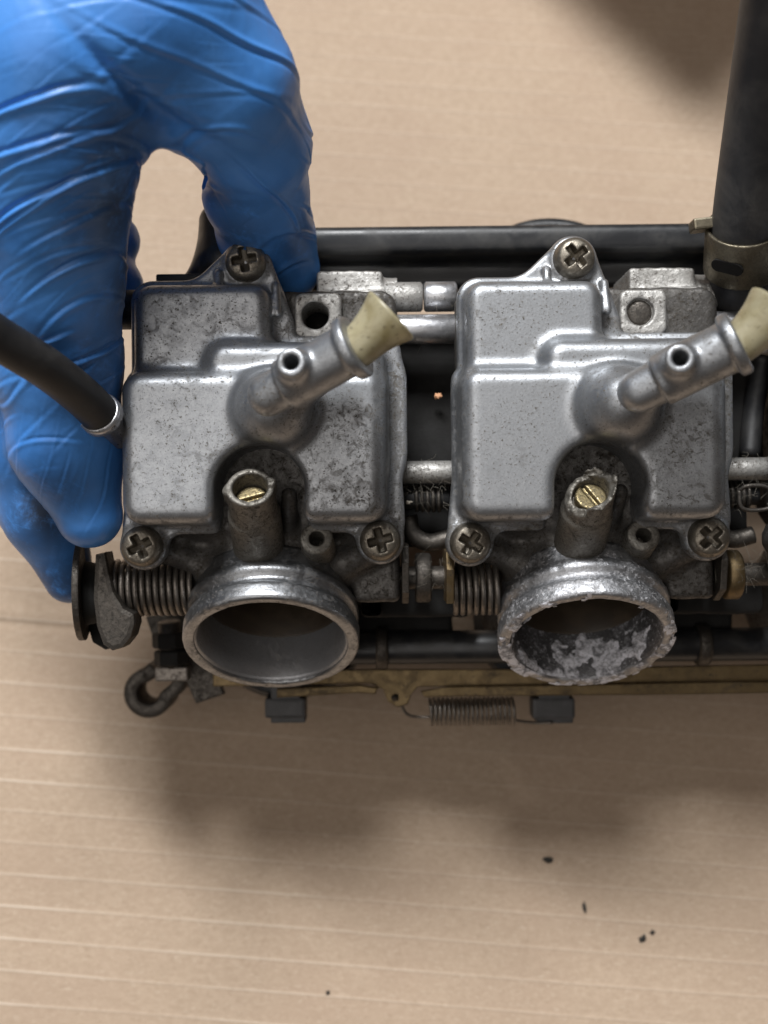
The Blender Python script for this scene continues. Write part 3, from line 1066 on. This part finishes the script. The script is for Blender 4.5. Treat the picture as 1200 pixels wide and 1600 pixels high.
# ---- lint and cobweb caught on the joints
rl = np.random.RandomState(11)
for off in (0.0, PITCH):
    fib_ = []
    for _ in range(90):
        c = np.array([rl.uniform(4, 17) + off, rl.choice([9.5, 43, 3.5, -14]) + rl.randn() * 2.0, rl.uniform(-10, -5)])
        d1, d2 = rl.randn(3) * 1.6, rl.randn(3) * 1.6
        fib_.append(sweep(smooth_path([c - d1, c, c + d2], 3), rl.uniform(0.018, 0.04), 4))
    V, F = join(*fib_)
    tag(part('dust_lint', (V, F), M['lint'], bank, (10 + off, 15, -8)), None, kind='stuff')
g = Grid((-1.8, -1.8, -1.8), (1.8, 1.8, 1.8), 0.2)
d = g.ball((0, 0, 0), 0.85, (0.8, 1.2, 0.8)) + (1.3 * (fbm(g.pts() / 0.8, 3, 61) - 0.5)).astype(np.float32)
V, F = nets(g, d)
part('rust_flake', (V + at(687, 620, -15), F), M['flake'], bank, at(687, 620, -15))
part('paper_fleck', (V * 0.9 + at(640, 784, -12), F), M['fleck'], bank, at(640, 784, -12))

# ---- return springs
V, F = helix(at(184, 914, -12), at(304, 914, -12), 6.3, 11.5, 0.72)
part('return_spring', (V, F), M['spring'], bank, at(240, 914, -12))
V, F = lathe([(0, 0.01), (0, 4.2), (22, 4.2), (22, 0.01)], at(170, 914, -13), (1, 0, 0), 28)
part('throttle_shaft', (V, F), M['steel'], bank, at(170, 914, -13))
V, F = helix(at(707, 918, -12), at(776, 918, -12), 6.3, 6.5, 0.72, phase=1.0)
part('return_spring', (V, F), M['spring'], bank, at(740, 918, -12))

# ---- throttle pulley at the left end: two stamped plates and a cable drum
def plate(outline, c, th, ry, rz=0.0, bev=0.4):
    V, F = prism(outline, -th / 2, th / 2, bev)
    V = np.stack([V[:, 2], V[:, 1], V[:, 0]], 1)          # outline lies in y-h
    Mx = np.array((Matrix.Rotation(rz, 3, 'Z') @ Matrix.Rotation(ry, 3, 'Y')))
    return V @ Mx.T + np.asarray(c), F


def disc_outline(r, n=40, squash=1.0, lobe=0.0, ang=0.0):
    return [(r * (1 + lobe * math.exp(-((((2 * math.pi * k / n - ang + math.pi) % (2 * math.pi)) - math.pi) / 0.6) ** 2)) * math.cos(2 * math.pi * k / n) * squash,
             r * (1 + lobe * math.exp(-((((2 * math.pi * k / n - ang + math.pi) % (2 * math.pi)) - math.pi) / 0.6) ** 2)) * math.sin(2 * math.pi * k / n)) for k in range(n)]


V, F = plate(disc_outline(12.5), at(128, 915, -14), 1.6, math.radians(6))
pul = part('throttle_pulley', (V, F), M['steel'], bank, at(128, 915, -14), False)
V, F = prism([tuple(at(x, y, -3)[:2]) for x, y in ((147, 862), (163, 858), (169, 890), (176, 920), (192, 946), (208, 955), (209, 972), (203, 992), (190, 1008), (172, 1013), (158, 1003), (148, 975), (143, 930))], -12, -3, 1.2)
part('pulley_plate', (V, F), M['steel'], pul, at(160, 932, -12), False)
V, F = prism([tuple(at(x, y, -17)[:2]) for x, y in ((132, 972), (150, 960), (176, 990), (178, 1008), (160, 1012), (140, 1000))], -24, -18, 0.8)
part('pulley_stop', (V, F), M['dark'], pul, at(155, 990, -20), False)
V, F = lathe([(0, 0.01), (0, 8), (4, 7), (8, 8), (8, 0.01)], at(130, 922, -14), (1, 0, 0), 40)
part('cable_drum', (V, F), M['dark'], pul, at(135, 922, -14))

# ---- hooked cable bracket below it
c0 = at(236, 1074, -62)
pts = []
for k in range(0, 17):
    t = math.radians(78 + 270 * k / 16)
    pts.append(c0 + 5.0 * np.array([math.cos(t), math.sin(t), 0]) + np.array([0, 0.0, 0]))
pts = [c0 + np.array([1.6, 7.0, 0])] + pts[1:] + [at(281, 1063, -62), at(288, 1030, -62)]
pts = smooth_path(pts, 4)
prof = [(6.5, 1.5), (6.1, 1.9), (-6.1, 1.9), (-6.5, 1.5), (-6.5, -1.5), (-6.1, -1.9), (6.1, -1.9), (6.5, -1.5)]


def strip(P, prof):
    n = len(P)
    V = []
    for i in range(n):
        T = unit(P[min(i + 1, n - 1)] - P[max(i - 1, 0)])
        side = unit(np.cross(T, (0, 0, 1)))
        for a, b in prof:
            V.append(P[i] + np.array([0, 0, a]) + b * side)
    m = len(prof)
    F = [(i * m + k, (i + 1) * m + k, (i + 1) * m + (k + 1) % m, i * m + (k + 1) % m) for i in range(n - 1) for k in range(m)]
    F.append(tuple(range(m)))
    F.append(tuple((n - 1) * m + k for k in range(m))[::-1])
    return np.array(V), F


hook = part('cable_bracket', strip(pts, prof), M['steel'], bank, c0)
V, F = sweep([at(262, 968, -44), at(268, 1040, -46)], 3.0, 18)
part('adjuster_barrel', (V, F), M['steel'], hook, at(265, 1000, -45))
V, F = lathe([(0, 0.01), (0, 4.2), (0.5, 4.6), (3.5, 4.6), (4, 4.2), (4, 0.01)], at(262, 985, -44), (0.03, -1, 0), 6)
part('adjuster_nut', (V, F), M['dark'], hook, at(262, 985, -44), False)
V, F = lathe([(0, 0.01), (0, 4.2), (0.5, 4.6), (3.5, 4.6), (4, 4.2), (4, 0.01)], at(265, 1012, -44), (0.03, -1, 0), 6)
part('adjuster_nut', (V, F), M['dark'], hook, at(265, 1012, -44), False)
V, F = box(at(268, 1048, -46), (4.4, 1.9, 3), 0.5)
part('adjuster_nut', (V, F), M['spring'], hook, at(268, 1048, -46), False)
V, F = prism([at(222, 962, -50)[:2], at(250, 955, -50)[:2], at(300, 960, -50)[:2], at(345, 1085, -50)[:2], at(300, 1100, -50)[:2], at(262, 1010, -50)[:2], at(232, 992, -50)[:2]], -56, -53, 0.6)
part('bracket_plate', (V, F), M['steel'], hook, at(280, 1000, -54), False)

# ---- choke linkage across the bottom
def px_poly(pts, h):
    return [tuple(at(x, y, h)[:2]) for x, y in pts]


H = -46.0
V, F = prism(px_poly([(330, 1047), (575, 1046), (800, 1048), (1330, 1044), (1330, 1072), (650, 1074), (640, 1086), (634, 1101), (618, 1106), (603, 1097), (596, 1078), (575, 1068), (330, 1070)], H), H - 1.6, H, 0.3)
lk = part('choke_link', (V, F), M['gilt'], bank, at(700, 1060, H), False)
V, F = prism(px_poly([(430, 1074), (560, 1069), (588, 1074), (584, 1084), (556, 1082), (430, 1088)], H + 2), H + 1, H + 3, 0.4)
part('link_rod', (V, F), M['gilt'], lk, at(510, 1078, H), False)
V, F = prism(px_poly([(655, 1080), (700, 1074), (1075, 1071), (1300, 1071), (1300, 1088), (1075, 1090), (700, 1089), (660, 1090)], H + 2), H + 1, H + 2.6, 0.4)
part('link_rod', (V, F), M['gilt'], lk, at(900, 1080, H), False)
V, F = lathe([(0, 0.01), (0, 0.8), (0.6, 1.0), (0.9, 0.01)], at(614, 1090, H), (0, 0, 1), 20)
part('link_rivet', (V, F), M['steel'], lk, at(614, 1090, H))
V, F = helix(at(668, 1113, -49), at(800, 1113, -49), 3.5, 18.5, 0.42)
part('choke_spring', (V, F), M['spring'], bank, at(735, 1113, -49))
V, F = sweep(smooth_path([at(622, 1098, -47), at(632, 1116, -48), at(650, 1121, -49), at(668, 1121, -49)]), 0.45, 8)
part('spring_hook', (V, F), M['spring'], bank, at(645, 1112, -48))
V, F = sweep(smooth_path([at(800, 1128, -49), at(830, 1132, -50), at(860, 1132, -50)]), 0.45, 8)
part('spring_hook', (V, F), M['spring'], bank, at(830, 1130, -49))
for x0, x1, y0, y1 in ((410, 474, 1090, 1128), (829, 896, 1094, 1134)):
    a, b = at(x0, y1, -48), at(x1, y0, -48)
    c = (a + b) / 2
    V, F = join(box(c + np.array([0, 0.6, -4]), ((b[0] - a[0]) / 2, (b[1] - a[1]) / 2 - 0.6, 4), 0.9),
                box(c + np.array([0.6, -2.9, -6]), ((b[0] - a[0]) / 2 - 0.8, 0.9, 3.5), 0.4),
                box(c + np.array([0.2, 5.2, -3.5]), ((b[0] - a[0]) / 2 - 1.5, 3.0, 3.0), 0.5))
    part('link_clip', (V, F), M['clip'], bank, c, False)
V, F = lathe([(0, 0.01), (0, 4.0), (0.6, 4.4), (169.4, 4.4), (170, 4.0), (170, 0.01)], at(375, 1012, -40), (1, 0, 0), 32)
part('choke_shaft', (V, F), M['plastic'], bank, at(600, 1012, -40))
for x0, x1 in ((585, 602), (1085, 1102)):
    V, F = lathe([(0, 0.01), (0, 5.3), (0.6, 5.6), (2.6, 5.6), (3.2, 5.3), (3.2, 0.01)], at(x0, 1012, -40), (1, 0, 0), 36)
    part('shaft_collar', (V, F), M['steel'], bank, at(x0, 1012, -40))
for off in (0.0, PITCH):
    g = Grid((-12 + off, -40, -62), (26 + off, -14, -24), 0.8)
    d = g.block(-4 + off, 22 + off, -27, -16, -58, -28, 2, 1.5)
    d = smin(d, g.block(-9 + off, 18 + off, -37, -24, -58, -41, 2, 1.5), 2)
    d = smin(d, g.cyl((-6 + off, -22, -26), (-1 + off, -22, -26), 4.4, 4.4, 0.8), 1)
    V, F = nets(g, d)
    V = relax(V, F, 1)
    V = V + vnormals(V, F) * (1.0 * (fbm(V / 4.0, 3, 17) - 0.5))[:, None]
    part('linkage_filler', (V, F), M['dark'], bank, (8 + off, -26, -40))  # made-up black mass added to darken the gap

# ---- black mounting plate above, with one bell mouth showing over its edge
g = Grid((-52, 54, -52), (128, 78, -16), 0.8)
d = g.block(-40, 124, 64.2, 71.6, -50, -22, 2.0, 2.4)
d = smin(d, g.block(-46, 124, 57.5, 69, -50, -33, 2, 1.5), 2.0)
V, F = nets(g, d)
rail = part('mounting_plate', (relax(V, F, 1), F), M['plastic'], bank, (40, 67, -35))
V, F = lathe([(0, 21), (0, 24), (-1, 24.8), (-3, 25), (-5, 24.5), (-14, 22.5), (-14, 20), (-5, 21)], at(870, 464, -42), unit((0, 0.35, 0.94)), 72, True)
part('bell_mouth', (V, F), M['plastic'], rail, at(870, 464, -42))
g = Grid(at(300, 430, -30) - 8, at(380, 310, -10) + 8, 0.6)
d = g.cone(at(345, 345, -18), at(352, 405, -14), 4.6, 6.4)
d = smin(d, g.cone(at(350, 405, -16), at(310, 440, -16), 4.6, 3.4), 4)
V, F = nets(g, d)
part('plate_end', (V, F), M['plastic'], rail, at(345, 370, -18))
V, F = box(at(330, 436, -8), (12, 1.2, 3), 0.5)
part('gasket_tab', (V, F), M['rubber'], bank, at(330, 436, -8), False)
V, F = lathe([(0, 0.01), (0, 3.8), (1, 4.6), (5, 4.6), (6, 3.8), (6, 0.01)], at(185, 480, -5), (1, 0, 0), 32)
part('end_cap', (V, F), M['rubber'], bank, at(190, 480, -5))

# ---- the next carburetor's edge at the right margin
off = 2 * PITCH
V, F = body_vf
nb_ = link('carburetor_body', body_me, M['body'], bank, OL + np.array([off, 0, 0]))
link('float_bowl', bowl_me, M['bowl'], bank, OL + np.array([off, 0, 0]))
V, F = sweep(smooth_path([at(1195, 560, -14), at(1180, 640, -18), at(1172, 720, -16)]), 2.6, 14)
part('overflow_pipe', (V, F), M['rubber'], bank, at(1180, 640, -16))
V, F = sweep(smooth_path([at(1155, 772, 0), at(1170, 765, 1), at(1200, 768, 0), at(1215, 790, -1), at(1195, 802, -1), at(1160, 800, 0), at(1155, 772, 0)]), 0.5, 8)
part('wire_loop', (V, F), M['steel'], bank, at(1180, 785, 0))

# ---- hoses
P = smooth_path([at(-330, 380, 62), at(-150, 425, 58), at(0, 522, 44), at(75, 570, 35), at(132, 616, 25), at(163, 648, 17)], 10)
fh = part('fuel_hose', sweep(P, 4.25, 24), M['rubber'], bank, at(100, 590, 30))
e = unit(P[-1] - P[-2])
V, F = lathe([(-2.5, 4.3), (-2.4, 4.75), (-0.2, 4.75), (0, 4.3), (0.6, 3.6), (1.0, 3.0), (9, 3.0), (9, 0.01)], P[-1], e, 32)
part('hose_barb', (V, F), M['alu_bright'], fh, P[-1])

P = smooth_path([at(1160, 470, -14), at(1163, 425, -6), at(1170, 345, 4), at(1194, 190, 18), at(1226, 0, 38), at(1270, -230, 66), at(1320, -560, 105), at(1300, -1100, 140)], 10)
vh = part('vent_hose', sweep(P, 7.4, 32), M['hose'], bank, at(1170, 345, 4))
ax = unit(at(1170, 345, 4) - at(1163, 425, -6))
c = at(1165, 392, -2)
V, F = lathe([(-6.0, 7.9), (-6.0, 8.5), (-5.7, 8.7), (5.7, 8.7), (6.0, 8.5), (6.0, 7.9)], c, ax, 64, True)
cl = part('hose_clamp', (V, F), M['zinc'], vh, c)
_, u, w = frame(ax)
V, F = prism([(2.2 + 1.6 * math.cos(t_), 1.6 * math.sin(t_)) for t_ in np.linspace(-math.pi / 2, math.pi / 2, 9)] + [(-2.2 - 1.6 * math.cos(t_), -1.6 * math.sin(t_)) for t_ in np.linspace(-math.pi / 2, math.pi / 2, 9)], -0.4, 0.3, 0.12)
dcl = np.array([-0.62, -0.6, 0.6])
dcl = unit(dcl - ax * (dcl @ ax))
V = c + V[:, :1] * np.cross(ax, dcl) * -1 + V[:, 1:2] * ax + (V[:, 2:] + 8.55) * dcl
part('clamp_slot', (V, F), M['dark'], vh, c, False)  # black inset painted as the slot's shaded opening
V, F = box(c + np.array([-9.6, 4.6, 2.5]), (3.0, 1.3, 2.6), 0.5, (0, 0, 0.1))
part('clamp_tab', (V, F), M['zinc'], vh, c, False)
V, F = lathe([(0, 0.01), (0, 7.2), (1, 8.0), (10, 8.0), (11, 7.0), (11, 0.01)], at(1160, 475, -15), ax, 40)
part('vent_neck', (V, F), M['rubber'], vh, at(1160, 470, -14))

bank.matrix_world = RX @ Matrix.Translation((0, 0, -70.0 * MM)) @ Matrix.Rotation(math.radians(0.6), 4, 'Z')

# ------------------------------------------------------------------ gloved hand
def chain(g, pts, k=5.0):
    d = None
    for (a, ra), (b, rb) in zip(pts[:-1], pts[1:]):
        c = g.cone(a, b, ra, rb)
        d = c if d is None else smin(d, c, k)
    return d


g = Grid((-135, -28, -42), (-8, 160, 92), 0.72)
J = lambda x, y, h, r: (at(x, y, h), r)
thumb = chain(g, [J(120, -230, 48, 17), J(255, 20, 44, 17), J(345, 135, 36, 14.0), J(398, 225, 22, 10.8), J(400, 300, 6, 10.6), J(415, 360, -8, 10.2), J(448, 420, -15, 8.2)], 6)
index = chain(g, [J(60, -250, 50, 18), J(95, 90, 46, 17.2), J(84, 215, 40, 16.0), J(78, 330, 32, 14.6), J(84, 440, 23, 13.6), J(88, 560, 13, 13.2), J(104, 690, 6, 11.6), J(140, 805, 2, 7.4)], 6)
middle = chain(g, [J(-60, -250, 46, 18), J(-70, 130, 42, 15.6), J(-50, 350, 26, 13.6), J(5, 520, 6, 12.2), J(38, 680, -6, 11.0), J(72, 800, -12, 9.2), J(108, 905, -18, 5.8)], 5)
ring = chain(g, [J(-150, -230, 40, 17), J(-170, 120, 32, 13.5), J(-120, 330, 22, 11), J(60, 420, -8, 9.5), J(150, 440, -16, 8.6), J(176, 455, -18, 7.5)], 5)
small = chain(g, [J(-220, -230, 38, 14), J(-240, 100, 30, 11.5), J(-140, 260, 8, 9.5), J(80, 330, -14, 8.6), J(172, 375, -18, 7.2)], 5)
palm = chain(g, [J(-20, -300, 42, 26), J(20, 40, 34, 24)], 8)
wrist = chain(g, [J(-20, -300, 42, 26), J(-60, -560, 58, 25), J(-80, -760, 62, 26)], 8)
d = smin(index, middle, 3.0)
d = smin(d, ring, 2.5)
d = smin(d, small, 2.5)
d = smin(d, palm, 8)
d = smin(d, thumb, 9)
d = smin(d, wrist, 12)
V, F = nets(g, d)
V = relax(V, F, 3, 0.5)


def subdivide(V, F):
    """every quad into four"""
    e = np.sort(np.stack([F, np.roll(F, -1, 1)], -1), -1).reshape(-1, 2)
    key = e[:, 0].astype(np.int64) * len(V) + e[:, 1]
    u, inv = np.unique(key, return_inverse=True)
    a, b = u // len(V), u % len(V)
    nv = len(V)
    mid = nv + inv.reshape(F.shape)
    cen = nv + len(u) + np.arange(len(F))
    V2 = np.concatenate([V, (V[a] + V[b]) / 2, V[F].mean(1)])
    Q = [np.stack([F[:, k], mid[:, k], cen, mid[:, (k + 3) % 4]], 1) for k in range(4)]
    return V2, np.concatenate(Q)


V, F = subdivide(V, F)
V = relax(V, F, 2, 0.5)
N = vnormals(V, F)


def folds(V, c, rad, dirv, lam, amp, seed, warp=0.9, length=16.0):
    """creases around c running square to dirv, each with its own extent along the fold"""
    dv = unit(dirv)
    tv = unit(np.cross(dv, (0, 0, 1)))
    q = V - c
    wgt = np.exp(-((q ** 2).sum(1) / (rad * rad)) ** 1.5)
    n = fbm(V / 30.0, 2, seed) * 2 - 1
    ph = (q @ dv) / lam + warp * n * 2.2
    cell = np.floor(ph)
    fr = ph - cell - 0.5
    along = np.stack([(q @ tv) / length, cell * 3.71, np.zeros(len(V))], 1)
    a = np.clip((vnoise(along, seed + 5) - 0.38) * 2.2, 0, 1)
    crease = -0.75 * np.exp(-(fr / 0.065) ** 2) + 0.75 * np.exp(-((fr - 0.13) / 0.085) ** 2)
    return amp * wgt * a * crease


def wrinkle(V, c, rad, *args):
    near = ((V - c) ** 2).sum(1) < (1.75 * rad) ** 2      # the rest would move by nothing
    out = np.zeros(len(V))
    out[near] = folds(V[near], c, rad, *args)
    return out


D = np.zeros(len(V))
D += wrinkle(V, at(95, 320, 50), 25, (0.50, -1.0, 0), 6.4, 0.95, 1, 0.35, 30)
D += wrinkle(V, at(60, 420, 40), 20, (0.62, -1.0, 0), 5.4, 0.85, 2, 0.35, 26)
D += wrinkle(V, at(40, 205, 55), 22, (0.30, -1.0, 0), 6.0, 0.9, 3, 0.35, 34)
D += wrinkle(V, at(320, 150, 44), 22, (0.22, 1.0, 0), 7.5, 0.9, 4, 0.4, 24)
D += wrinkle(V, at(290, 40, 50), 26, (-0.10, 1.0, 0), 8.0, 0.7, 5, 0.4, 34)
D += wrinkle(V, at(410, 290, 18), 16, (0.65, 1.0, 0), 6.0, 0.9, 6, 0.6, 14)
D += wrinkle(V, at(430, 385, 2), 12, (-0.6, 1.0, 0), 4.8, 0.8, 7, 0.6, 11)
D += wrinkle(V, at(100, 650, 20), 20, (0.8, -0.6, 0), 9.0, 0.45, 8, 0.6, 18)
D += wrinkle(V, at(150, 500, 28), 16, (0.6, -1.0, 0), 5.6, 0.9, 9, 0.5, 14)
D += wrinkle(V, at(60, 790, -4), 18, (1, -0.5, 0), 6.0, 0.65, 10, 0.6, 14)
D += wrinkle(V, at(40, 560, 22), 18, (0.3, -1.0, 0), 6.5, 0.6, 11, 0.6, 18)
D += wrinkle(V, at(110, 330, 50), 22, (0.65, -1.0, 0), 3.3, 0.22, 21, 0.5, 12)
D += wrinkle(V, at(200, 180, 50), 18, (0.1, -1.0, 0), 3.4, 0.22, 22, 0.6, 10)
D += wrinkle(V, at(390, 250, 20), 16, (0.9, 0.6, 0), 3.6, 0.3, 23, 0.7, 9)
D += wrinkle(V, at(60, 720, 10), 20, (0.9, -0.4, 0), 3.4, 0.2, 24, 0.7, 9)
D += wrinkle(V, at(180, 480, 10), 14, (0.4, -1.0, 0), 3.2, 0.45, 25, 0.7, 8)
D += 1.3 * (fbm(V / 22.0, 2, 40) - 0.5)
D += 0.10 * (fbm(V / 3.0, 2, 44) - 0.5)
# the deep crease running from the back of the hand to the web of the thumb
q = V - at(235, 150, 60)
dv = unit((1, -0.55, 0))
tt = q @ dv
off_ = np.abs(q @ unit((0.55, 1, 0)) - 0.02 * tt * tt * 0.5)
D -= 2.2 * np.exp(-(off_ / 1.6) ** 2) * np.exp(-(tt / 16) ** 2) * (N[:, 2] > 0)
V = V + N * D[:, None]
me = mesh_np('gloved_hand', V - at(60, 100, 50), F)
gr = np.zeros(len(V))
for c_, r_, w_ in ((at(180, 330, 40), 13, .9), (at(115, 430, 48), 9, .9), (at(190, 430, 20), 14, 1.0), (at(345, 280, 18), 9, .8), (at(365, 370, 12), 10, .7), (at(480, 420, 2), 9, .9),
                   (at(75, 800, -2), 12, 1.0), (at(105, 900, -16), 10, 1.0), (at(150, 600, 28), 13, .7), (at(190, 560, 5), 12, 1.0), (at(270, 130, 55), 12, .35), (at(130, 250, 62), 14, .35),
                   (at(95, 770, 14), 9, .6), (at(185, 230, 50), 13, .7)):
    gr = np.maximum(gr, w_ * np.exp(-((V - c_) ** 2).sum(1) / (r_ * r_)))
a_ = me.attributes.new("grease", 'FLOAT', 'POINT')
a_.data.foreach_set("value", gr.astype(np.float32))
hand = link('gloved_hand', me, M['glove'], None, at(60, 100, 50))
hand.matrix_world = RX @ Matrix.Translation(Vector(at(60, 100, 50) * MM))
tag(hand, 'hand in a greasy blue nitrile glove gripping the carburetors', 'hand')

# ------------------------------------------------------------------ crumbs of dirt on the cardboard
def crumb(px, py, size, stretch, rz, label, seed):
    g = Grid((-1.6, -1.6, -1.2), (1.6, 1.6, 1.2), 0.16)
    P = g.pts()
    d = g.ball((0, 0, 0), 1.0, (1, 1, 0.7)) + (0.9 * (fbm(P / 0.8, 3, seed) - 0.5)).astype(np.float32)
    V, F = nets(g, d)
    V = V * np.array([size * stretch, size, min(size, 0.8)])
    c, s = math.cos(rz), math.sin(rz)
    V = V @ np.array([[c, s, 0], [-s, c, 0], [0, 0, 1]])
    p = on_table(px, py)
    p[2] = TABLE + 0.25
    o = link('dirt_crumb', mesh_np('dirt_crumb', V, F), M['crumb'], None, p)
    tag(o, label, 'crumb', 'dirt crumbs on the cardboard')


crumb(857, 1344, 0.95, 1.7, -0.25, 'largest black dirt crumb, at the edge of the shadow', 51)
crumb(913, 1419, 0.55, 3.2, -1.35, 'long thin sliver of dirt lying upright in the picture', 52)
crumb(1004, 1466, 0.8, 1.5, 0.5, 'dark crumb, lower left one of a close pair', 53)
crumb(1019, 1457, 0.55, 1.4, 0.8, 'small dark crumb, upper right one of a close pair', 54)
crumb(512, 1551, 0.6, 1.0, 0.0, 'dark crumb near the bottom edge, leftmost of the crumbs', 55)

# ------------------------------------------------------------------ unseen box added beyond the top right; its corner throws the shadow there
V, F = join(box((0, 0, 55), (62, 62, 55), 1.0), box((0, 0, 108), (63.5, 63.5, 4.5), 1.0))
bx_ = link('added_shadow_box', mesh_np('added_shadow_box', V, F, False), M['cardboard'], None, (97, 309, TABLE + 0.3), (0, 0, math.radians(43)))
tag(bx_, 'added unseen box outside the top right corner, put there for its shadow', 'box')
